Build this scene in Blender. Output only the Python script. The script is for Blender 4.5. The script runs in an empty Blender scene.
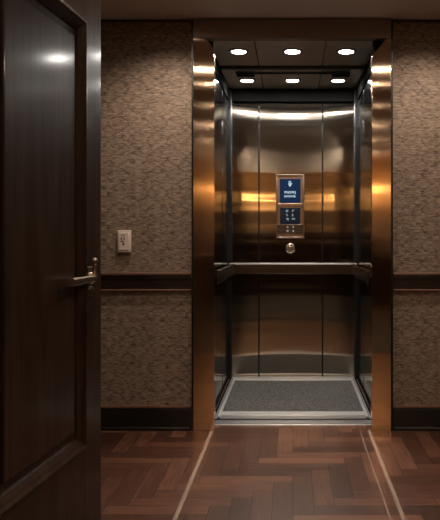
import bpy, bmesh, math, random
from mathutils import Vector, Matrix
PI = math.pi
sc = bpy.context.scene
COL = sc.collection

# ------------------------------------------------------------------ camera
cd = bpy.data.cameras.new('camera'); cam = bpy.data.objects.new('camera', cd); COL.objects.link(cam)
cam.location = (0, 0, 1.1); cam.rotation_euler = (PI/2, 0, 0)
cd.sensor_fit = 'HORIZONTAL'; cd.sensor_width = 36.0
cd.lens = 665/440*36.0
cd.shift_x = -73/440; cd.shift_y = -23/440
cd.clip_start = 0.02
sc.camera = cam

# ------------------------------------------------------------------ world, exposure
w = bpy.data.worlds.new('world'); sc.world = w; w.use_nodes = True
w.node_tree.nodes['Background'].inputs[0].default_value = (0.05, 0.04, 0.03, 1)
w.node_tree.nodes['Background'].inputs[1].default_value = 0.2
sc.view_settings.view_transform = 'Standard'
sc.view_settings.look = 'None'
sc.view_settings.gamma = 1.0
sc.view_settings.exposure = 0.0
cy = sc.cycles
cy.max_bounces = 10; cy.glossy_bounces = 7; cy.diffuse_bounces = 4
cy.sample_clamp_indirect = 4.0; cy.sample_clamp_direct = 0
cy.blur_glossy = 0.3
cy.use_denoising = True
cy.use_adaptive_sampling = False

CAB_W, WALL_W, ADDED_SCONCE_W = 45.0, 52.0, 10.0      # watts of the lamps
CAB_C, WALL_C, ADDED_SCONCE_C = (1.0, .96, .91), (1.0, .82, .66), (1.0, .50, .16)

# ------------------------------------------------------------------ node helpers
def new_mat(name):
    m = bpy.data.materials.new(name); m.use_nodes = True
    nt = m.node_tree; b = nt.nodes['Principled BSDF']
    return m, nt, b
def nd(nt, t, **kw):
    n = nt.nodes.new(t)
    for k, v in kw.items(): setattr(n, k, v)
    return n
def plain(name, col, rough=.5, metal=0., spec=.5, coat=0.):
    m, nt, b = new_mat(name)
    b.inputs['Base Color'].default_value = (*col, 1)
    b.inputs['Roughness'].default_value = rough
    b.inputs['Metallic'].default_value = metal
    b.inputs['Specular IOR Level'].default_value = spec
    b.inputs['Coat Weight'].default_value = coat
    n = nd(nt, 'ShaderNodeTexNoise'); n.inputs['Scale'].default_value = 60; n.inputs['Detail'].default_value = 3
    tc = nd(nt, 'ShaderNodeTexCoord'); nt.links.new(tc.outputs['Object'], n.inputs['Vector'])
    bp = nd(nt, 'ShaderNodeBump'); bp.inputs['Strength'].default_value = .04; bp.inputs['Distance'].default_value = .002
    nt.links.new(n.outputs['Fac'], bp.inputs['Height']); nt.links.new(bp.outputs[0], b.inputs['Normal'])
    return m
def emit(name, col, s):
    m, nt, b = new_mat(name)
    b.inputs['Base Color'].default_value = (.02, .02, .02, 1)
    b.inputs['Emission Color'].default_value = (*col, 1)
    b.inputs['Emission Strength'].default_value = s
    return m
def brushed(name, col, rough, aniso, ripple=.0, grain=.0):
    """brushed sheet metal: reflections smear sideways, a faint ripple runs across the sheet"""
    m, nt, b = new_mat(name); L = nt.links.new
    b.inputs['Metallic'].default_value = 1.0
    b.inputs['Roughness'].default_value = rough
    b.inputs['Anisotropic'].default_value = aniso
    g = nd(nt, 'ShaderNodeNewGeometry')
    cr = nd(nt, 'ShaderNodeVectorMath', operation='CROSS_PRODUCT'); cr.inputs[1].default_value = (0.001, 0.0005, 1)
    L(g.outputs['True Normal'], cr.inputs[0]); L(cr.outputs[0], b.inputs['Tangent'])
    b.inputs['Anisotropic Rotation'].default_value = 0
    mp = nd(nt, 'ShaderNodeMapping'); mp.inputs['Scale'].default_value = (2.2, 2.2, 260)
    L(g.outputs['Position'], mp.inputs['Vector'])
    n = nd(nt, 'ShaderNodeTexNoise'); n.inputs['Scale'].default_value = 1; n.inputs['Detail'].default_value = 3
    L(mp.outputs[0], n.inputs['Vector'])
    mx = nd(nt, 'ShaderNodeMix', data_type='RGBA')
    mx.inputs['A'].default_value = (*[c*(1-grain) for c in col], 1); mx.inputs['B'].default_value = (*[min(1, c*(1+grain)) for c in col], 1)
    L(n.outputs['Fac'], mx.inputs['Factor']); L(mx.outputs['Result'], b.inputs['Base Color'])
    if ripple:
        mp2 = nd(nt, 'ShaderNodeMapping'); mp2.inputs['Scale'].default_value = (.45, .45, 9)
        L(g.outputs['Position'], mp2.inputs['Vector'])
        n2 = nd(nt, 'ShaderNodeTexNoise'); n2.inputs['Scale'].default_value = 1; n2.inputs['Detail'].default_value = 1
        L(mp2.outputs[0], n2.inputs['Vector'])
        bp = nd(nt, 'ShaderNodeBump'); bp.inputs['Strength'].default_value = 1; bp.inputs['Distance'].default_value = ripple
        L(n2.outputs['Fac'], bp.inputs['Height']); L(bp.outputs[0], b.inputs['Normal'])
    return m
def wood(name, c1, c2, rough, axis='Z', coat=0.):
    m, nt, b = new_mat(name); L = nt.links.new
    g = nd(nt, 'ShaderNodeTexCoord'); mp = nd(nt, 'ShaderNodeMapping')
    mp.inputs['Scale'].default_value = {'Z': (30, 30, 2), 'X': (2, 30, 30), 'Y': (30, 2, 30)}[axis]
    L(g.outputs['Object'], mp.inputs['Vector'])
    n = nd(nt, 'ShaderNodeTexNoise'); n.inputs['Scale'].default_value = 1; n.inputs['Detail'].default_value = 4; n.inputs['Distortion'].default_value = .8
    L(mp.outputs[0], n.inputs['Vector'])
    r = nd(nt, 'ShaderNodeValToRGB'); r.color_ramp.elements[0].position = .3; r.color_ramp.elements[1].position = .7
    r.color_ramp.elements[0].color = (*c1, 1); r.color_ramp.elements[1].color = (*c2, 1)
    L(n.outputs['Fac'], r.inputs[0]); L(r.outputs[0], b.inputs['Base Color'])
    b.inputs['Roughness'].default_value = rough; b.inputs['Coat Weight'].default_value = coat; b.inputs['Coat Roughness'].default_value = .13
    bp = nd(nt, 'ShaderNodeBump'); bp.inputs['Strength'].default_value = .15; bp.inputs['Distance'].default_value = .001
    L(n.outputs['Fac'], bp.inputs['Height']); L(bp.outputs[0], b.inputs['Normal'])
    return m

# ------------------------------------------------------------------ materials
def wallpaper():
    m, nt, b = new_mat('woven_wallpaper'); L = nt.links.new
    tc = nd(nt, 'ShaderNodeTexCoord'); sp = nd(nt, 'ShaderNodeSeparateXYZ'); L(tc.outputs['Object'], sp.inputs[0])
    def M(op, a, b_=None, c=None):
        n = nd(nt, 'ShaderNodeMath', operation=op)
        for i, v in enumerate((a, b_, c)):
            if v is None: continue
            if isinstance(v, (int, float)): n.inputs[i].default_value = v
            else: L(v, n.inputs[i])
        return n.outputs[0]
    u = M('ADD', sp.outputs[0], sp.outputs[1]); z = sp.outputs[2]
    wn = nd(nt, 'ShaderNodeTexNoise'); wn.inputs['Scale'].default_value = 28; wn.inputs['Detail'].default_value = 2
    L(tc.outputs['Object'], wn.inputs['Vector'])
    wob = M('MULTIPLY', M('SUBTRACT', wn.outputs['Fac'], .5), .020)
    u = M('ADD', u, wob); zz = M('ADD', z, M('MULTIPLY', wob, .8))
    P, Q = .112, .20
    # ogee lattice: two families of waving vertical lines crossing each other
    def fam(sign):
        a = M('MULTIPLY', u, 2*PI/P); s = M('MULTIPLY', M('SINE', M('MULTIPLY', zz, 2*PI/Q)), sign*PI)
        v = M('ABSOLUTE', M('SINE', M('MULTIPLY', M('ADD', a, s), .5)))
        r = nd(nt, 'ShaderNodeMapRange', interpolation_type='SMOOTHSTEP'); r.inputs[1].default_value = .0; r.inputs[2].default_value = .19
        L(v, r.inputs[0]); return r.outputs[0]
    lat = M('MULTIPLY', fam(1), fam(-1))
    # rosettes inside each cell
    cu = M('SINE', M('MULTIPLY', u, 2*PI/P)); cz = M('SINE', M('MULTIPLY', zz, 4*PI/Q))
    ros = nd(nt, 'ShaderNodeMapRange', interpolation_type='SMOOTHSTEP'); ros.inputs[1].default_value = .55; ros.inputs[2].default_value = .9
    L(M('ABSOLUTE', M('MULTIPLY', cu, cz)), ros.inputs[0])
    # horizontal woven slubs
    mp = nd(nt, 'ShaderNodeMapping'); mp.inputs['Scale'].default_value = (30, 30, 110); L(tc.outputs['Object'], mp.inputs['Vector'])
    sl = nd(nt, 'ShaderNodeTexNoise'); sl.inputs['Scale'].default_value = 1; sl.inputs['Detail'].default_value = 4; sl.inputs['Roughness'].default_value = .65
    L(mp.outputs[0], sl.inputs['Vector'])
    mp3 = nd(nt, 'ShaderNodeMapping'); mp3.inputs['Scale'].default_value = (14, 14, 40); L(tc.outputs['Object'], mp3.inputs['Vector'])
    bl = nd(nt, 'ShaderNodeTexNoise'); bl.inputs['Scale'].default_value = 1; bl.inputs['Detail'].default_value = 5; L(mp3.outputs[0], bl.inputs['Vector'])
    h = M('ADD', M('ADD', M('MULTIPLY', lat, .105), .0), M('MULTIPLY', sl.outputs['Fac'], .95))
    h = M('SUBTRACT', h, M('MULTIPLY', ros.outputs[0], .04))
    h = M('ADD', h, M('MULTIPLY', bl.outputs['Fac'], .3))
    r = nd(nt, 'ShaderNodeValToRGB'); e = r.color_ramp.elements
    e[0].position = .48; e[0].color = (.035, .023, .017, 1); e[1].position = .98; e[1].color = (.36, .265, .20, 1)
    x = e.new(.72); x.color = (.185, .134, .100, 1)
    L(h, r.inputs[0]); L(r.outputs[0], b.inputs['Base Color'])
    b.inputs['Roughness'].default_value = .62; b.inputs['Specular IOR Level'].default_value = .35
    bp = nd(nt, 'ShaderNodeBump'); bp.inputs['Strength'].default_value = .9; bp.inputs['Distance'].default_value = .004
    L(h, bp.inputs['Height']); L(bp.outputs[0], b.inputs['Normal'])
    return m
M_WALL = wallpaper()
M_CEIL = plain('ceiling_paint', (.46, .37, .30), .85)
M_DOOR = wood('dark_mahogany', (.022, .0105, .006), (.046, .024, .014), .42, 'Z', .26)
M_DOOR.node_tree.nodes['Principled BSDF'].inputs['Specular IOR Level'].default_value = .06
M_RAIL = wood('chair_rail_wood', (.014, .007, .005), (.028, .013, .009), .35, 'X', .2)
M_CAP = wood('rail_cap_wood', (.10, .048, .032), (.16, .08, .052), .35, 'X', .3)
M_BASE = plain('black_baseboard', (.008, .007, .007), .3)
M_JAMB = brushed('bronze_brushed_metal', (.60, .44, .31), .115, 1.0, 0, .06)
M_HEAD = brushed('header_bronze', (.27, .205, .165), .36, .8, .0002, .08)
M_CAB = brushed('cab_steel', (.38, .33, .275), .105, .95, .0018, .08)
M_CEILP = brushed('cab_ceiling_steel', (.72, .64, .54), .30, .6, .0008, .06)
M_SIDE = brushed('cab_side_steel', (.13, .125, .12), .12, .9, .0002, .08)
M_BRIGHT = plain('satin_aluminium', (.84, .84, .84), .32, .75)
M_DULL = plain('dull_aluminium', (.42, .42, .42), .35, .85)
M_BLK = plain('black_gloss', (.006, .007, .008), .25)
M_DARK = brushed('dark_cove_metal', (.07, .068, .065), .2, .8, 0, .05)
M_RAILF = brushed('handrail_steel', (.34, .28, .23), .25, .7, 0, .06)
M_MATTE = plain('dark_matte_metal', (.008, .008, .008), 1.0, 0, .0)
M_COP = brushed('panel_bronze', (.38, .29, .235), .34, .6, 0, .06)
M_BRASS = plain('aged_brass', (.30, .23, .155), .34, 1.0)
M_PLATE = plain('pale_plastic', (.62, .52, .47), .45)
M_INK = plain('dark_mark', (.03, .027, .025), .5)
M_STEEL = plain('polished_steel', (.62, .56, .50), .22, 1.0)
M_RING = plain('lamp_trim_steel', (.25, .23, .21), .3, 1.0)
M_LENS = emit('cab_lamp_glow', (1.0, .95, .88), 330)
M_LENS2 = emit('added_hall_lamp_glow', (1.0, .82, .62), 230)
M_LENS3 = emit('washer_lamp_glow', (1.0, .82, .62), 8)
M_ADDED_SCONCE = emit('added_sconce_glow', (1.0, .50, .16), 8)
M_SCREEN = emit('blue_screen', (.0015, .011, .032), 1.0)
M_SCREEN.node_tree.nodes['Principled BSDF'].inputs['Roughness'].default_value = .15
M_GLYPH = emit('screen_glyph', (.55, .75, .85), .75)
M_GLYPH2 = emit('button_glyph', (.35, .55, .58), .45)
M_GLASSBLK = plain('black_glass', (.004, .008, .016), .2, 0, .25)
M_SCREEN.node_tree.nodes['Principled BSDF'].inputs['Specular IOR Level'].default_value = .06
M_SCREEN.node_tree.nodes['Principled BSDF'].inputs['Base Color'].default_value = (.004, .008, .02, 1)
M_STRIP = brushed('dark_key_strip', (.13, .105, .09), .35, .5, 0, .05)

def carpet():
    m, nt, b = new_mat('grey_loop_carpet'); L = nt.links.new
    tc = nd(nt, 'ShaderNodeTexCoord')
    v = nd(nt, 'ShaderNodeTexNoise'); v.inputs['Scale'].default_value = 75; v.inputs['Detail'].default_value = 3
    L(tc.outputs['Object'], v.inputs['Vector'])
    r = nd(nt, 'ShaderNodeValToRGB'); e = r.color_ramp.elements
    e[0].position = .35; e[0].color = (.008, .0072, .0065, 1); e[1].position = .66; e[1].color = (.082, .074, .067, 1)
    L(v.outputs['Fac'], r.inputs[0]); L(r.outputs[0], b.inputs['Base Color']); b.inputs['Roughness'].default_value = .95
    bp = nd(nt, 'ShaderNodeBump'); bp.inputs['Strength'].default_value = .8; bp.inputs['Distance'].default_value = .004
    L(v.outputs['Fac'], bp.inputs['Height']); L(bp.outputs[0], b.inputs['Normal'])
    return m
M_CARPET = carpet()
def parquet():
    m, nt, b = new_mat('herringbone_parquet'); L = nt.links.new
    at = nd(nt, 'ShaderNodeAttribute', attribute_name='tone'); tc = nd(nt, 'ShaderNodeTexCoord')
    uv = nd(nt, 'ShaderNodeAttribute', attribute_name='grain')
    mp = nd(nt, 'ShaderNodeMapping'); mp.inputs['Scale'].default_value = (5, 90, 1); L(uv.outputs['Vector'], mp.inputs['Vector'])
    n = nd(nt, 'ShaderNodeTexNoise'); n.inputs['Scale'].default_value = 1; n.inputs['Detail'].default_value = 4; n.inputs['Distortion'].default_value = .6
    L(mp.outputs[0], n.inputs['Vector'])
    ad = nd(nt, 'ShaderNodeMath', operation='MULTIPLY_ADD'); ad.inputs[1].default_value = .55
    L(n.outputs['Fac'], ad.inputs[0]); L(at.outputs['Fac'], ad.inputs[2])
    r = nd(nt, 'ShaderNodeValToRGB'); e = r.color_ramp.elements
    e[0].position = .2; e[0].color = (.016, .006, .004, 1); e[1].position = 1.0; e[1].color = (.23, .10, .058, 1)
    x = e.new(.6); x.color = (.070, .027, .016, 1)
    L(ad.outputs[0], r.inputs[0]); L(r.outputs[0], b.inputs['Base Color'])
    b.inputs['Roughness'].default_value = .30; b.inputs['Coat Weight'].default_value = .4; b.inputs['Coat Roughness'].default_value = .16
    bp = nd(nt, 'ShaderNodeBump'); bp.inputs['Strength'].default_value = .2; bp.inputs['Distance'].default_value = .001
    L(n.outputs['Fac'], bp.inputs['Height']); L(bp.outputs[0], b.inputs['Normal'])
    return m
M_FLOOR = parquet(); M_GAP = plain('floor_gap', (.008, .005, .004), .5)
M_STREAK = wood('pale_light_streak', (.20, .14, .11), (.34, .25, .20), .2, 'Y', .5)  # pale colour standing in for light falling across the floor

# ------------------------------------------------------------------ mesh helpers
def B(): return bmesh.new()
def box(bm, x0, x1, y0, y1, z0, z1, bev=0, seg=2, mi=0):
    t = bmesh.new(); bmesh.ops.create_cube(t, size=1)
    for v in t.verts:
        v.co = Vector(((x0+x1)/2 + v.co.x*(x1-x0), (y0+y1)/2 + v.co.y*(y1-y0), (z0+z1)/2 + v.co.z*(z1-z0)))
    if bev: bmesh.ops.bevel(t, geom=t.edges[:], offset=bev, segments=seg, profile=.5, affect='EDGES')
    merge(bm, t, mi=mi)
def merge(bm, t, M=None, mi=0):
    if M is not None: bmesh.ops.transform(t, matrix=M, verts=t.verts[:])
    me = bpy.data.meshes.new('tmp')
    for f in t.faces: f.material_index = mi
    t.to_mesh(me); bm.from_mesh(me); bpy.data.meshes.remove(me); t.free()
def lathe(bm, prof, M, n=32):
    """profile of (radius, height) spun round local Z"""
    t = bmesh.new(); rings = []
    for r, h in prof:
        if r < 1e-6: rings.append([t.verts.new((0, 0, h))])
        else: rings.append([t.verts.new((r*math.cos(2*PI*k/n), r*math.sin(2*PI*k/n), h)) for k in range(n)])
    for a, b_ in zip(rings, rings[1:]):
        for k in range(n):
            p = [a[k % len(a)], a[(k+1) % n % len(a)], b_[(k+1) % n % len(b_)], b_[k % len(b_)]]
            q = []
            for v in p:
                if v not in q: q.append(v)
            if len(q) > 2: t.faces.new(q)
    bmesh.ops.recalc_face_normals(t, faces=t.faces[:])
    merge(bm, t, M)
def prism(bm, pts, y0, y1, bev=0):
    """outline in x,z pushed from y0 to y1"""
    t = bmesh.new()
    f = t.faces.new([t.verts.new((x, y0, z)) for x, z in pts])
    r = bmesh.ops.extrude_face_region(t, geom=[f])
    bmesh.ops.translate(t, vec=(0, y1-y0, 0), verts=[v for v in r['geom'] if isinstance(v, bmesh.types.BMVert)])
    bmesh.ops.recalc_face_normals(t, faces=t.faces[:])
    if bev: bmesh.ops.bevel(t, geom=t.edges[:], offset=bev, segments=2, profile=.5, affect='EDGES')
    merge(bm, t)
def build(name, bm, mats, parent=None, smooth=True, **props):
    me = bpy.data.meshes.new(name)
    if parent is not None:
        L = Vector(parent.get('_base', (0, 0, 0)))
        bmesh.ops.translate(bm, vec=-L, verts=bm.verts[:])
    bm.to_mesh(me); bm.free()
    for m in (mats if isinstance(mats, (list, tuple)) else [mats]): me.materials.append(m)
    if smooth:
        me.shade_smooth(); me.set_sharp_from_angle(angle=math.radians(20))
    o = bpy.data.objects.new(name, me); COL.objects.link(o)
    if parent is not None: o.parent = parent; o['_base'] = tuple(L)
    for k, v in props.items(): o[k] = v
    return o
def thing(name, label, cat, loc, group=None, kind=None):
    e = bpy.data.objects.new(name, None); COL.objects.link(e); e.location = loc; e.empty_display_size = .1
    e['_base'] = tuple(loc)
    if label: e['label'] = label
    if cat: e['category'] = cat
    if group: e['group'] = group
    if kind: e['kind'] = kind
    return e
def T(x, y, z): return Matrix.Translation((x, y, z))
FRONT = Matrix.Rotation(PI/2, 4, 'X')        # lathe axis towards the viewer (-Y)

H = 2.34           # lobby ceiling
YF = 3.8           # lift front wall
# ------------------------------------------------------------------ the lobby
def slab(name, *b, mat=None):
    bm = B(); box(bm, *b); return build(name, bm, mat, None, False, kind='structure')
# front wall with the lift opening
bm = B()
box(bm, -2.0, -.555, YF, YF+.05, 0, H); box(bm, .545, 1.4, YF, YF+.05, 0, H); box(bm, -.555, .545, YF, YF+.05, 2.30, H)
build('wall_front', bm, M_WALL, None, False, kind='structure')
slab('wall_left', -2.06, -2.0, 1.5, YF, 0, H, mat=M_WALL)
slab('wall_left.001', -2.0, -.93, 1.44, 1.5, 0, H, mat=M_WALL)
slab('wall_left.002', -.99, -.93, -3.2, 1.44, 0, H, mat=M_WALL)
slab('wall_right', 1.4, 1.46, -3.2, YF, 0, H, mat=M_WALL)
slab('wall_back', -.99, 1.46, -3.26, -3.2, 0, H, mat=plain('cream_plaster', (.5, .40, .30), .7))
slab('ceiling', -2.06, 1.46, -3.26, YF+.05, H, H+.06, mat=M_CEIL)

# floor: parquet of planks laid in herringbone, with light streaks painted as narrow pale strips
random.seed(4)
def floor():
    me = bpy.data.meshes.new('floor'); bm = bmesh.new()
    tone = bm.loops.layers.float.new('tone'); gr = bm.loops.layers.float_vector.new('grain')
    X0, X1, Y0, Y1 = -2.0, 1.4, -3.2, YF+.09
    f = bm.faces.new([bm.verts.new(p) for p in ((X0, Y0, -.003), (X1, Y0, -.003), (X1, Y1, -.003), (X0, Y1, -.003))]); f.material_index = 1
    for a in ((X0, Y0, X1, Y0), (X1, Y0, X1, Y1), (X1, Y1, X0, Y1), (X0, Y1, X0, Y0)):
        f = bm.faces.new([bm.verts.new(p) for p in ((a[0], a[1], -.06), (a[2], a[3], -.06), (a[2], a[3], -.003), (a[0], a[1], -.003))]); f.material_index = 1
    W, n = .085, 5; Ln = W*n; g = .0012
    def plank(x, y, dx, dy):
        x0, x1, y0, y1 = max(x+g, X0), min(x+dx-g, X1), max(y+g, Y0), min(y+dy-g, Y1)
        if x1-x0 < .004 or y1-y0 < .004: return
        f = bm.faces.new([bm.verts.new(p) for p in ((x0, y0, 0), (x1, y0, 0), (x1, y1, 0), (x0, y1, 0))])
        t = random.uniform(.12, .52); ox = random.uniform(0, 50)
        for l in f.loops:
            c = l.vert.co; l[tone] = t
            l[gr] = (c.x+ox, c.y, 0) if dx > dy else (c.y+ox, c.x, 0)
    for j in range(-80, 80):
        for i in range(-12, 13):
            bx, by = j*W + i*2*Ln*0 + i*n*2*W*0, j*W
            ox = bx + i*2*Ln*1.0 - 0*W; 
            plank(ox, by, Ln, W); plank(ox+Ln, by, W, Ln) if False else None
            plank(ox - W + Ln + W, by + W - Ln, W, Ln)
    # light streaks on the floor, painted as pale strips running out from the door frame
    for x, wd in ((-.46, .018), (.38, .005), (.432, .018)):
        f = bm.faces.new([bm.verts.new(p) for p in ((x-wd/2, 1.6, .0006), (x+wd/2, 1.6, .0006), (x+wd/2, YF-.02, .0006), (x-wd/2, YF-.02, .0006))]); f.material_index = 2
    bm.normal_update(); bm.to_mesh(me); bm.free()
    for m in (M_FLOOR, M_GAP, M_STREAK): me.materials.append(m)
    o = bpy.data.objects.new('floor', me); COL.objects.link(o); o['kind'] = 'structure'
floor()

# baseboards and chair rails
def rails(side, x0, x1):
    bm = B(); box(bm, x0, x1, YF-.018, YF, 0, .118, .002); box(bm, x0, x1, YF-.030, YF, 0, .020, .006)
    box(bm, x0, x1, YF-.020, YF, .126, .140, .003, mi=1); box(bm, x0, x1, YF-.012, YF, .117, .127, mi=0)
    build('baseboard_'+side, bm, [M_BASE, M_CAP], None, kind='structure')
def trim(name, x0, x1):
    bm = B()
    box(bm, x0, x1, YF-.016, YF, .800, .885, .002); box(bm, x0, x1, YF-.028, YF, .863, .878, .005)
    box(bm, x0, x1, YF-.040, YF, .882, .898, .005, mi=1); box(bm, x0, x1, YF-.022, YF, .792, .803, .003, mi=1)
    build(name, bm, [M_RAIL, M_CAP], None, kind='structure')
rails('left', -2.0, -.582); rails('right', .572, 1.4)
trim('trim_1', -2.0, -.582); trim('trim_2', .572, 1.4)
bm = B(); box(bm, -2.0, -.582, YF-.012, YF, H-.014, H, .003); box(bm, .572, 1.4, YF-.012, YF, H-.014, H, .003)
build('trim_3', bm, M_RAIL, None, kind='structure')
# wainscot on the other walls, unseen, made dark to darken reflections in the metal
bm = B(); box(bm, -.93, -.905, -3.2, 1.44, .131, .89, .004); box(bm, -.93, -.912, -3.2, 1.44, 0, .13, .003); build('added_trim_4', bm, M_RAIL, None, kind='structure')
bm = B(); box(bm, 1.375, 1.4, -3.2, 3.0, .131, .89, .004); box(bm, 1.382, 1.4, -3.2, YF-.05, 0, .13, .003); build('added_trim_5', bm, M_RAIL, None, kind='structure')

# ------------------------------------------------------------------ lift door frame
fr = thing('elevator_door_frame', 'tall brushed bronze metal frame around the open lift doorway', 'door frame', (0, YF, 0))
YJ = 3.765
def jamb(pts, x_out):
    bm = B(); prism(bm, pts, YJ, YJ+.06, .001); o = build('jamb', bm, M_JAMB, fr)
# left jamb with its rounded shoulder, right jamb with a straight cut
k = YJ/665
def px(x, y): return ((x-293)*k, 1.1-(y-237)*k)
zb = .0; zt = px(0, 38.5)[1]
arc = []
for t in [i/8 for i in range(9)]:
    arc.append(px(202 + 12.3*math.sin(t*PI/2), 38.5 + 20*(1-math.cos(t*PI/2))))
jamb([(px(193.3, 0)[0], zb), (px(214.3, 0)[0], zb)] + arc[::-1] + [(px(193.3, 0)[0], zt)], -1)
jamb([(px(391, 0)[0], zb), (px(391, 0)[0], zt), px(386.5, 38.5), px(372, 56), (px(372, 0)[0], zb)], 1)
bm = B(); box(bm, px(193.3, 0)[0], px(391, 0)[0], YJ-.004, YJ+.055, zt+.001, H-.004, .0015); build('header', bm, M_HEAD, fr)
for xa, xb in ((-.56, -.231), (-.225, .193), (.199, .55)):
    bm = B(); box(bm, xa, xb, YJ+.057, 3.928, 2.25, 2.262, .002); build('soffit', bm, M_CEILP, fr)
for s in (-1, 1):
    bm = B(); xa, xb = sorted((s*.47, s*.56)); box(bm, xa, xb, YJ+.062, 3.928, 0, 2.249); build('door_pocket', bm, M_MATTE, fr, label='dark door pocket behind the jamb')
bm = B(); box(bm, -.57, .56, YJ+.057, 3.928, 2.264, 2.29); build('soffit_backing', bm, M_BLK, fr)
bm = B(); box(bm, px(191.3, 0)[0], px(193.3, 0)[0]-.0005, YJ+.006, YF+.1, 0, H-.004); build('shadow_strip', bm, M_BLK, fr, label='black strip standing for the shadow beside the jamb')  # shade in the narrow gap beside each jamb, put in as a black strip
bm = B(); box(bm, px(391, 0)[0]+.0005, px(393.2, 0)[0], YJ+.006, YF+.1, 0, H-.004); build('shadow_strip', bm, M_BLK, fr, label='black strip standing for the shadow beside the jamb')
bm = B()
box(bm, -.50, .50, 3.885, 3.905, -.03, .003, .002, mi=1); box(bm, -.50, .50, 3.925, 3.955, -.03, .003, .002); box(bm, -.50, .50, 3.963, 3.985, -.03, .003, .002); box(bm, -.50, .50, 3.888, 3.984, -.04, -.006)
build('sill', bm, [M_DULL, M_BRIGHT], fr, label='bright grooved metal sill')

# ------------------------------------------------------------------ lift cab
CW, Y0C, Y1C, HC = .50, 3.99, 5.20, 2.25
cab = thing('elevator_cab', 'open lift cab lined with brushed steel panels behind the bronze frame', 'elevator', (0, 4.6, 0))
def warp_panel(x0, x1, z0, z1):
    bm = B(); nx, nz = 14, 40; t = bmesh.new(); g = []
    for j in range(nz+1):
        row = []
        for i in range(nx+1):
            x = x0+(x1-x0)*i/nx; z = z0+(z1-z0)*j/nz
            d = .050*x*x*(z-1.1)**2
            row.append(t.verts.new((x, Y1C-.012-d, z)))
        g.append(row)
    for j in range(nz):
        for i in range(nx):
            t.faces.new((g[j][i], g[j][i+1], g[j+1][i+1], g[j+1][i]))
    r = bmesh.ops.extrude_face_region(t, geom=t.faces[:])
    for v in r['geom']:
        if isinstance(v, bmesh.types.BMVert): v.co.y = Y1C+.01
    bmesh.ops.recalc_face_normals(t, faces=t.faces[:])
    merge(bm, t)
    build('back_panel', bm, M_CAB, cab)
S1, S2 = (259-293)*5.19/665, (322.5-293)*5.19/665
TOPP = 1.1+(237-104)*5.19/665
for a, b_ in ((-CW+.012, S1-.006), (S1+.006, S2-.006), (S2+.006, CW-.012)):
    warp_panel(a, b_, .012, TOPP)
bm = B(); box(bm, -CW-.03, CW+.03, Y1C+.012, Y1C+.04, -.02, HC+.03); build('back_wall', bm, M_BLK, cab, label='black backing wall showing in the panel seams')
bm = B(); box(bm, -CW, CW, Y1C-.05, Y1C+.01, TOPP+.012, HC-.002, .004); build('cove', bm, M_MATTE, cab, label='dark band above the back panels')
for s in (-1, 1):
    bm = B(); box(bm, s*(CW+.02)-.01, s*(CW+.02)+.01, Y0C-.06, Y1C+.01, -.02, HC+.03); build('side_wall', bm, M_BLK, cab, label='black backing wall')
    for y0, y1 in ((Y0C-.05, 4.66), (4.70, 5.12)):
        bm = B(); box(bm, s*(CW+.004)-.006, s*(CW+.004)+.006, y0, y1, .012, TOPP, .002); build('side_panel', bm, M_SIDE, cab, label='dark mirror-polished side panel')
    bm = B(); box(bm, s*(CW-.013)-.015, s*(CW-.013)+.015, Y1C-.085, Y1C-.02, .0, HC, .004); build('corner_post', bm, M_BLK, cab, label='black corner post')
    bm = B(); box(bm, s*(CW)-.008, s*(CW)+.008, Y0C-.05, Y1C-.08, TOPP+.012, HC-.001, .003); build('cove', bm, M_MATTE, cab, label='dark band above the side panels')
# ceiling in panels
seam = .228
for xa, xb in ((-.60, -seam-.003), (-seam+.003, seam-.035), (seam-.029, .60)):
    for ya, yb in ((3.93, 4.465), (4.50, Y1C)):
        xa_, xb_ = (max(xa, -CW-.01), min(xb, CW+.01)) if ya > 4 else (xa, xb)
        bm = B(); box(bm, xa_, xb_, ya, yb, HC, HC+.012, .002); build('ceiling_panel', bm, M_CEILP, cab)
bm = B(); box(bm, -.62, .62, 3.93, Y1C+.04, HC+.016, HC+.04); build('roof', bm, M_BLK, cab, label='black roof behind the ceiling panel seams')
bm = B(); box(bm, -CW, CW, 4.462, 4.503, HC-.018, HC+.006, .004); build('ceiling_bar', bm, M_BLK, cab)
bm = B(); box(bm, -.27, .27, 4.63, 4.655, HC-.012, HC-.001, .003); build('ceiling_bar', bm, M_BLK, cab)
for x in (-.335, .335):
    bm = B(); box(bm, x-.065, x+.065, 4.61, 4.72, HC-.014, HC-.001, .004)
    for q in range(5): box(bm, x-.055, x+.055, 4.62+q*.02, 4.626+q*.02, HC-.018, HC-.012)
    build('ceiling_vent', bm, M_BLK, cab)
bm = B(); box(bm, -CW-.03, CW+.03, 3.99, Y1C+.04, -.05, -.001); build('cab_floor', bm, M_BLK, cab)
# skirting strips at the foot of the walls
for s in (-1, 1):
    bm = B(); box(bm, s*(CW-.01)-.006, s*(CW-.01)+.006, Y0C-.0, Y1C-.08, 0, .030, .002); build('skirting', bm, M_SIDE, cab)
bm = B(); box(bm, -CW+.02, CW-.02, Y1C-.032, Y1C-.02, 0, .012, .002); build('skirting', bm, M_BRIGHT, cab)
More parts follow.
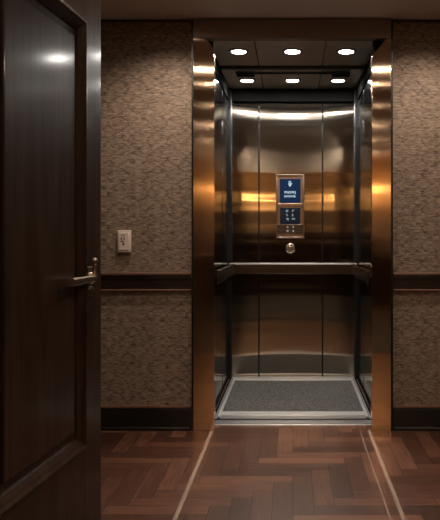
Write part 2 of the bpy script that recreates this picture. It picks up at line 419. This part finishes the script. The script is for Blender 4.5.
# handrails
ZR0, ZR1 = .815, .892
bm = B(); box(bm, -CW+.012, CW-.012, 5.115, 5.135, ZR0, ZR1-.006, .003); box(bm, -CW+.012, CW-.012, 5.10, 5.14, ZR1-.004, ZR1+.005, .002, mi=1)
hr = build('handrail', bm, [M_RAILF, M_BRIGHT], cab)
for x in (-.36, 0, .36):
    bm = B(); box(bm, x-.012, x+.012, 5.134, 5.19, .84, .864, .003); build('bracket', bm, M_RING, hr)
for s in (-1, 1):
    bm = B(); box(bm, s*(CW-.045)-.008, s*(CW-.045)+.008, Y0C+.03, 5.11, ZR0, ZR1, .003); box(bm, s*(CW-.045)-.014, s*(CW-.045)+.014, Y0C+.03, 5.10, ZR1-.004, ZR1+.004, .002, mi=1)
    hs = build('handrail', bm, [M_RAILF, M_CAB], cab)
    for y in (4.2, 4.85):
        bm = B(); xs = sorted((s*(CW-.038), s*(CW-.001))); box(bm, xs[0], xs[1], y-.012, y+.012, .84, .864, .003); build('bracket', bm, M_RING, hs)

# floor mat in its metal frame
mat_ = thing('floor_mat', 'dark grey ribbed carpet mat in a bright metal frame on the lift floor', 'mat', (0, 4.6, 0))
bm = B(); box(bm, -.440, .440, 4.150, 5.05, 0, .010, .002); build('carpet', bm, M_CARPET, mat_, label='grey carpet field')
bm = B()
for s in (-1, 1):
    xa, xb = sorted((s*.442, s*.459)); box(bm, xa, xb, 4.035, 5.135, 0, .013, .003)
    xa, xb = sorted((s*.4595, s*.476)); box(bm, xa, xb, 4.005, 5.16, 0, .008, .002, mi=1)
box(bm, -.4419, .4419, 4.06, 4.148, 0, .013, .003); box(bm, -.4419, .4419, 5.052, 5.115, 0, .013, .003)
box(bm, -.4419, .4419, 4.005, 4.0585, 0, .008, .002, mi=1); box(bm, -.4419, .4419, 5.117, 5.16, 0, .008, .002, mi=1)
build('mat_frame', bm, [M_BRIGHT, M_DULL], mat_, label='bright metal border')

# ------------------------------------------------------------------ downlights
def spot(loc, watts, col, size, blend, rad=.03):
    ld = bpy.data.lights.new('lamp_light', 'SPOT'); ld.energy = watts; ld.color = col; ld.spot_size = math.radians(size); ld.spot_blend = blend; ld.shadow_soft_size = rad
    o = bpy.data.objects.new('lamp_light', ld); COL.objects.link(o); o.location = loc; return o
def make_downlight(loc, r, label, group, lens):
    t = thing('ceiling_downlight', label, 'ceiling light', loc, group)
    bm = B(); lathe(bm, [(r*.78, 0), (r*.80, -.006), (r*.92, -.010), (r*1.06, -.007), (r*1.12, -.0005), (r*1.12, 0), (r*.78, 0)], T(*loc), 40)
    build('trim_ring', bm, M_RING, t)
    bm = B(); lathe(bm, [(0, -.009), (r*.5, -.008), (r*.76, -.004), (r*.775, -.001), (0, -.001)], T(*loc), 40)
    build('lamp_lens', bm, lens, t, label='glowing white lens')
    return t
def dup(t, loc, label):
    c = t.copy(); COL.objects.link(c); c.location = loc; c['label'] = label
    for ch in list(t.children):
        d = ch.copy(); COL.objects.link(d); d.parent = c
    return c
names = {(-1, 0): 'left round recessed light in the front row of the lift ceiling', (0, 0): 'middle round recessed light in the front row of the lift ceiling', (1, 0): 'right round recessed light in the front row of the lift ceiling',
         (-1, 1): 'left small round light in the rear row of the lift ceiling, beside a dark vent', (0, 1): 'middle round recessed light in the rear row of the lift ceiling', (1, 1): 'right small round light in the rear row of the lift ceiling, beside a dark vent'}
first = None
for (i, j), lab in names.items():
    p = (i*.333-.003, (4.11, 4.87)[j], HC)
    if first is None: first = make_downlight(p, .056, lab, 'round lights in the lift ceiling', M_LENS)
    else: dup(first, p, lab)
    spot((p[0], p[1], HC-.03), CAB_W/6, CAB_C, 150, .8)
first = None  # wall washers, then unseen lobby lamps added so the metal shows bright bands
for x, y, wt in ((-.66, 3.405, .80), (.76, 3.405, .80), (-.66, 2.63, .10), (.66, 2.63, .10), (-.62, 2.14, .06), (.62, 2.14, .06), (-.62, 1.26, .08), (.62, 1.26, .08), (-.62, .17, .2), (.62, .17, .2), (-.62, -1.0, .15), (.62, -1.0, .15), (-.5, -2.2, .2), (.8, -2.2, .2)):
    lab = 'round warm recessed light added unseen in the lobby ceiling to make bands in the metal'
    if y > 3:
        make_downlight((x, y, H), .036, ['small recessed light in the lobby ceiling above the wall left of the lift', 'small recessed light in the lobby ceiling above the wall right of the lift'][x > 0], 'small wall washing lights', M_LENS3)
    elif first is None: first = make_downlight((x, y, H), .055, lab, 'added lobby ceiling lights', M_LENS2)
    else: dup(first, (x, y, H), lab).scale = (wt < .1 and .45 or 1,)*3
    spot((x, y, H-.03), WALL_W*wt, WALL_C, 155 if y < 3 else 142, .9 if y < 3 else 1.0)

# ------------------------------------------------------------------ lift control panel on the back wall
YP = Y1C-.0135
kp = YP/665
def pp(x, y): return (x-293)*kp, 1.1-(y-237)*kp
cx0, cz1 = pp(276, 174.5); cx1, cz0 = pp(304.3, 238.5)
cop = thing('lift_control_panel', 'bronze framed lift control panel with blue screen and small keys on rear wall', 'control panel', ((cx0+cx1)/2, YP, cz0))
bm = B()
def ring(bm, xa, xb, za, zb_, wdt, y0, y1, bev=.002):
    box(bm, xa, xb, y0, y1, zb_-wdt, zb_, bev); box(bm, xa, xb, y0, y1, za, za+wdt, bev)
    box(bm, xa, xa+wdt, y0, y1, za+wdt*.9, zb_-wdt*.9, bev); box(bm, xb-wdt, xb, y0, y1, za+wdt*.9, zb_-wdt*.9, bev)
box(bm, cx0+.002, cx1-.002, YP-.012, YP, cz0+.002, cz1-.002, .002)
ring(bm, cx0, cx1, cz0, cz1, .013, YP-.026, YP, .004)
zm1 = pp(0, 203.5)[1]; zm0 = pp(0, 207)[1]
box(bm, cx0+.01, cx1-.01, YP-.022, YP, zm0, zm1, .003)
zn1 = pp(0, 224.5)[1]
build('housing', bm, M_COP, cop)
bm = B(); box(bm, cx0+.013, cx1-.013, YP-.018, YP-.008, pp(0, 234)[1], zn1, .002); build('key_strip', bm, M_STRIP, cop, label='dark strip with four tiny keys')
a = pp(279.8, 179); b_ = pp(300.6, 203)
bm = B(); box(bm, a[0], b_[0], YP-.016, YP-.008, b_[1], a[1], .001); scr = build('screen', bm, M_SCREEN, cop, label='dark blue lit screen')
# white marks on the screen: emblem and two rows of characters, strokes as they show
def marks(rows, x_px, y_px, step, y, bm):
    for j, r in enumerate(rows):
        for i, c in enumerate(r):
            if c == '#':
                x, z = pp(x_px+i*step, y_px+j*step); s = step*kp*.5
                box(bm, x-s, x+s, y-.0015, y, z-s, z+s)
bm = B()
marks(['..####..', '.##.....', '...##...', '..#####.', '.##.#.##', '.##.###.', '..####..', '..####..', '...##...', '...#....'], 288.0, 181.5, .58, YP-.016, bm)
build('emblem', bm, M_GLYPH, scr, label='small white emblem')
bm = B()
marks(['####.#.##.#.####.##', '.#.#.#.#.##.#..#.#.', '##.#.###.#..####.##', '.#...#.#.##.#..#..#', '.................##'], 284.6, 191.6, .60, YP-.016, bm)
marks(['#.###.####.##.####.', '#.#.#.#..#.##.#.##.', '####.##.###.#.#####'], 284.6, 195.8, .60, YP-.016, bm)
build('characters', bm, M_GLYPH, scr, label='two rows of white characters')
a = pp(280, 207.8); b_ = pp(300.4, 224)
bm = B(); box(bm, a[0], b_[0], YP-.020, YP-.008, b_[1], a[1], .001); kb = build('key_window', bm, M_GLASSBLK, cop, label='black glass key window')
glyph = [['###', '#.#', '###'], ['###', '.#.', '#..'], ['##.', '.#.', '.##'], ['##.', '#..', '##.'], ['####', '.##.', '..##'], ['####', '##.#', '....']]
for q, g in enumerate(glyph):
    bm = B(); marks(g, 286.3+(q % 2)*6.0, 210.2+(q//2)*4.2, .75, YP-.020, bm); build('key', bm, M_GLYPH2, kb, label='small pale lit key')
strip = None
for q in range(4):
    bm = B(); x, z = pp(287.6+(q % 2)*5.6, 227.4+(q//2)*3.6)
    lathe(bm, [(.0, .005), (.007, .004), (.009, .001), (.009, -.004), (0, -.004)], T(x, YP-.018, z) @ FRONT, 20)
    build('push_button', bm, M_STEEL, cop)
    bm = B(); marks(['##', '##'][:1+q//2], 287.2+(q % 2)*5.6, 227.4+(q//2)*3.6, .7, YP-.0225, bm)
    build('button_mark', bm, M_GLYPH2, bpy.data.objects[[o.name for o in COL.objects if o.name.startswith('push_button')][-1]])
# key switch
x, z = pp(290.3, 248.3)
ks = thing('key_switch', 'round chrome key switch on the rear wall below the control panel', 'switch', (x, YP, z))
bm = B(); lathe(bm, [(0, .004), (.030, .004), (.030, .012), (.034, .016), (.039, .012), (.042, .004), (.042, .0012), (0, .0012)], T(x, YP, z) @ FRONT, 40); build('bezel', bm, M_STEEL, ks)
bm = B(); lathe(bm, [(0, .024), (.013, .024), (.019, .018), (.021, .005), (0, .005)], T(x, YP, z) @ FRONT, 30); bar = build('barrel', bm, M_BRASS, ks)
bm = B(); box(bm, x-.003, x+.003, YP-.0265, YP-.023, z-.011, z+.011); build('key_slot', bm, M_INK, bar)

# ------------------------------------------------------------------ wall plate left of the lift
kw = YF/665
def pw(x, y): return (x-293)*kw, 1.1-(y-237)*kw
a = pw(118.6, 230.3); b_ = pw(131.6, 252.3)
sw = thing('wall_socket', 'small pale plastic wall socket on the wallpaper between door and lift', 'socket', ((a[0]+b_[0])/2, YF, b_[1]))
bm = B(); box(bm, a[0], b_[0], YF-.024, YF, b_[1], a[1], .005, 3); box(bm, a[0]+.008, b_[0]-.008, YF-.028, YF-.02, b_[1]+.012, a[1]-.012, .003); build('cover_plate', bm, M_PLATE, sw)
mx, mz = (a[0]+b_[0])/2-.004, (a[1]+b_[1])/2+.008
bm = B()
box(bm, mx-.010, mx+.010, YF-.030, YF-.0275, mz+.026, mz+.029); box(bm, mx-.012, mx-.007, YF-.030, YF-.0275, mz-.002, mz+.014)
box(bm, mx+.003, mx+.008, YF-.030, YF-.0275, mz, mz+.014); box(bm, mx-.012, mx+.004, YF-.030, YF-.0275, mz-.012, mz-.006)
lathe(bm, [(0, .0025), (.006, .0025), (.006, 0), (0, 0)], T(mx+.002, YF-.0275, mz-.024) @ FRONT, 16)
build('socket_slots', bm, M_INK, sw, label='dark slots and a round hole')

# ------------------------------------------------------------------ open wooden door at the left
ed = Vector((-.722, 2.5, 0)); u = Vector((-.083, -1, 0)).normalized(); nrm = Vector((1, -.083, 0)).normalized()
Md = Matrix.Translation(ed) @ Matrix(((u.x, nrm.x, 0, 0), (u.y, nrm.y, 0, 0), (0, 0, 1, 0), (0, 0, 0, 1)))
# local axes: x = from the free edge towards the hinge, y = out of the visible face (face at y=0), z up
door = thing('door_1', None, None, tuple(ed), kind='structure')
def dpart(name, bm, m, parent=door, **k):
    bmesh.ops.transform(bm, matrix=Md, verts=bm.verts[:]); bmesh.ops.recalc_face_normals(bm, faces=bm.faces[:])
    return build(name, bm, m, parent, **k)
DW, DH, ST = .92, 2.12, .172
zp0, zp1 = .375, 1.843
bm = B()
box(bm, 0, ST-.02, -.044, 0, .008, DH, .002); box(bm, DW-ST+.02, DW, -.044, 0, .008, DH, .002)
box(bm, ST-.02, DW-ST+.02, -.044, 0, zp1+.02, DH, .001); box(bm, ST-.02, DW-ST+.02, -.044, 0, .008, zp0-.02, .001)
dpart('door_leaf', bm, M_DOOR)
bm = B(); box(bm, ST+.05, DW-ST-.05, -.034, -.006, zp0+.05, zp1-.05, .008, 2); box(bm, ST-.021, DW-ST+.021, -.032, -.018, zp0-.021, zp1+.021)
dpart('door_panel', bm, M_DOOR)
def mould(bm, x0, x1, z0, z1):
    # mitred frame moulding, swept profile (inward offset, height)
    prof = [(-.022, -.02), (-.022, .004), (-.016, .010), (-.008, .011), (-.002, .006), (.004, .003), (.012, -.003), (.022, -.010), (.026, -.018)]
    loops = []
    for o, h in prof:
        loops.append([bm.verts.new(p) for p in ((x0+o, h, z0+o), (x1-o, h, z0+o), (x1-o, h, z1-o), (x0+o, h, z1-o))])
    for a_, b2 in zip(loops, loops[1:]):
        for q in range(4): bm.faces.new((a_[q], a_[(q+1) % 4], b2[(q+1) % 4], b2[q]))
bm = B(); mould(bm, ST, DW-ST, zp0, zp1); dpart('door_moulding', bm, M_DOOR)
for zz in (.25, 1.05, 1.85):
    bm = B(); lathe(bm, [(0, 0), (.008, 0), (.008, .09), (0, .09)], T(DW+.006, -.002, zz), 16); dpart('hinge', bm, M_BRASS)
# lever handle with tall finial and key plate
hz = .953; ht = .115
bm = B(); box(bm, ht-.020, ht+.020, 0, .006, hz-.065, hz+.040, .002)
lathe(bm, [(0, .022), (.014, .020), (.020, .010), (.022, 0), (0, 0)], T(ht, .004, hz) @ Matrix.Rotation(-PI/2, 4, 'X'), 28)
hd = dpart('door_handle', bm, M_BRASS, label='aged brass lever handle')
bm = B(); lathe(bm, [(0, .0), (.011, 0), (.010, .012), (.0065, .022), (.0065, .045), (.0085, .052), (.005, .056), (.011, .062), (.0135, .070), (.011, .078), (0, .083)], T(ht, .020, hz+.002) @ Matrix.Scale(.86, 4), 24)
dpart('finial', bm, M_BRASS, hd)
t = bmesh.new(); bmesh.ops.create_cube(t, size=1); bm = B()
secs = [(ht-.012, .016, .018, .008, .007), (ht+.01, .022, .020, .010, .009), (ht+.05, .026, .026, .011, .009), (ht+.12, .026, .031, .012, .010), (ht+.20, .026, .033, .0135, .012), (ht+.235, .026, .034, .0135, .012)]
t.free(); rings = []
for xs, _, yo, hh, hw in secs:
    r_ = []
    for q in range(16):
        a_ = 2*PI*q/16; ca, sa = math.cos(a_), math.sin(a_)
        sgn = lambda v: (abs(v)**.5)*(1 if v >= 0 else -1)
        r_.append(bm.verts.new((xs, yo+hw*sgn(ca), hz+hh*sgn(sa))))
    rings.append(r_)
for a_, b2 in zip(rings, rings[1:]):
    for q in range(16): bm.faces.new((a_[q], a_[(q+1) % 16], b2[(q+1) % 16], b2[q]))
bm.faces.new(rings[0]); bm.faces.new(rings[-1])
dpart('lever', bm, M_BRASS, hd)
bm = B(); lathe(bm, [(.0055, .010), (.011, .009), (.012, .004), (.012, 0), (.0055, 0), (.0055, .010)], T(ht, .006, hz-.042) @ Matrix.Rotation(-PI/2, 4, 'X'), 24)
dpart('keyhole_ring', bm, M_BRASS, hd)
# door lining where it is hinged
bm = B(); box(bm, -.98, -.86, 1.44, 1.56, 0, 2.2, .004); build('trim_6', bm, M_DOOR, None, kind='structure')

# ------------------------------------------------------------------ far end of the lobby, behind the camera (unseen; runner, doors and sconces added for the metal to reflect)
rg = B(); box(rg, -.75, 1.2, -3.0, 1.22, .001, .010, .003)
rn = build('added_carpet_runner', rg, M_CARPET, None, label='dark grey carpet runner added unseen behind the camera to darken reflections in the metal', category='carpet')
dd = thing('added_end_door', None, None, (.2, -3.2, 0), kind='structure')
for x0 in (-.25, .205):
    bm = B(); box(bm, x0, x0+.445, -3.2, -3.16, .01, 2.05, .003); box(bm, x0+.08, x0+.365, -3.165, -3.15, .3, 1.9, .01); build('door_leaf', bm, M_DOOR, dd)  # leaves of the added, unseen end doors
bm = B(); box(bm, -.34, -.255, -3.2, -3.15, 0, 2.14, .004); box(bm, .655, .74, -3.2, -3.15, 0, 2.14, .004); box(bm, -.254, .654, -3.2, -3.15, 2.055, 2.14, .004); build('door_casing', bm, M_DOOR, dd)  # casing of the added, unseen end doors
bm = B(); box(bm, -.93, -.341, -3.2, -3.18, 0, 1.08, .003); box(bm, .741, 1.4, -3.2, -3.18, 0, 1.08, .003); build('trim_7', bm, M_DOOR, None, kind='structure')
for x in (-.66, 1.06):  # pair of lamps added out of view to give the metal its amber glow
    t = thing('added_wall_sconce', 'warm amber wall sconce added unseen at the far lobby end for amber reflections in the metal', 'wall lamp', (x, -3.2, 1.62), 'added amber wall lamps')
    bm = B(); box(bm, x-.03, x+.03, -3.2, -3.19, 1.55, 1.75, .004); box(bm, x-.012, x+.012, -3.195, -3.12, 1.60, 1.62, .004); build('added_sconce_mount', bm, M_BRASS, t)
    bm = B(); lathe(bm, [(.035, 0), (.05, 0), (.065, .20), (.062, .20), (.047, .004), (.035, .004), (.035, 0)], T(x, -3.10, 1.60), 24); build('added_sconce_shade', bm, M_ADDED_SCONCE, t)
    ld = bpy.data.lights.new('added_sconce_light', 'POINT'); ld.energy = ADDED_SCONCE_W; ld.color = ADDED_SCONCE_C; ld.shadow_soft_size = .04
    o = bpy.data.objects.new('added_sconce_light', ld); COL.objects.link(o); o.location = (x, -3.0, 1.86)

for o in COL.objects:
    if '_base' in o: del o['_base']
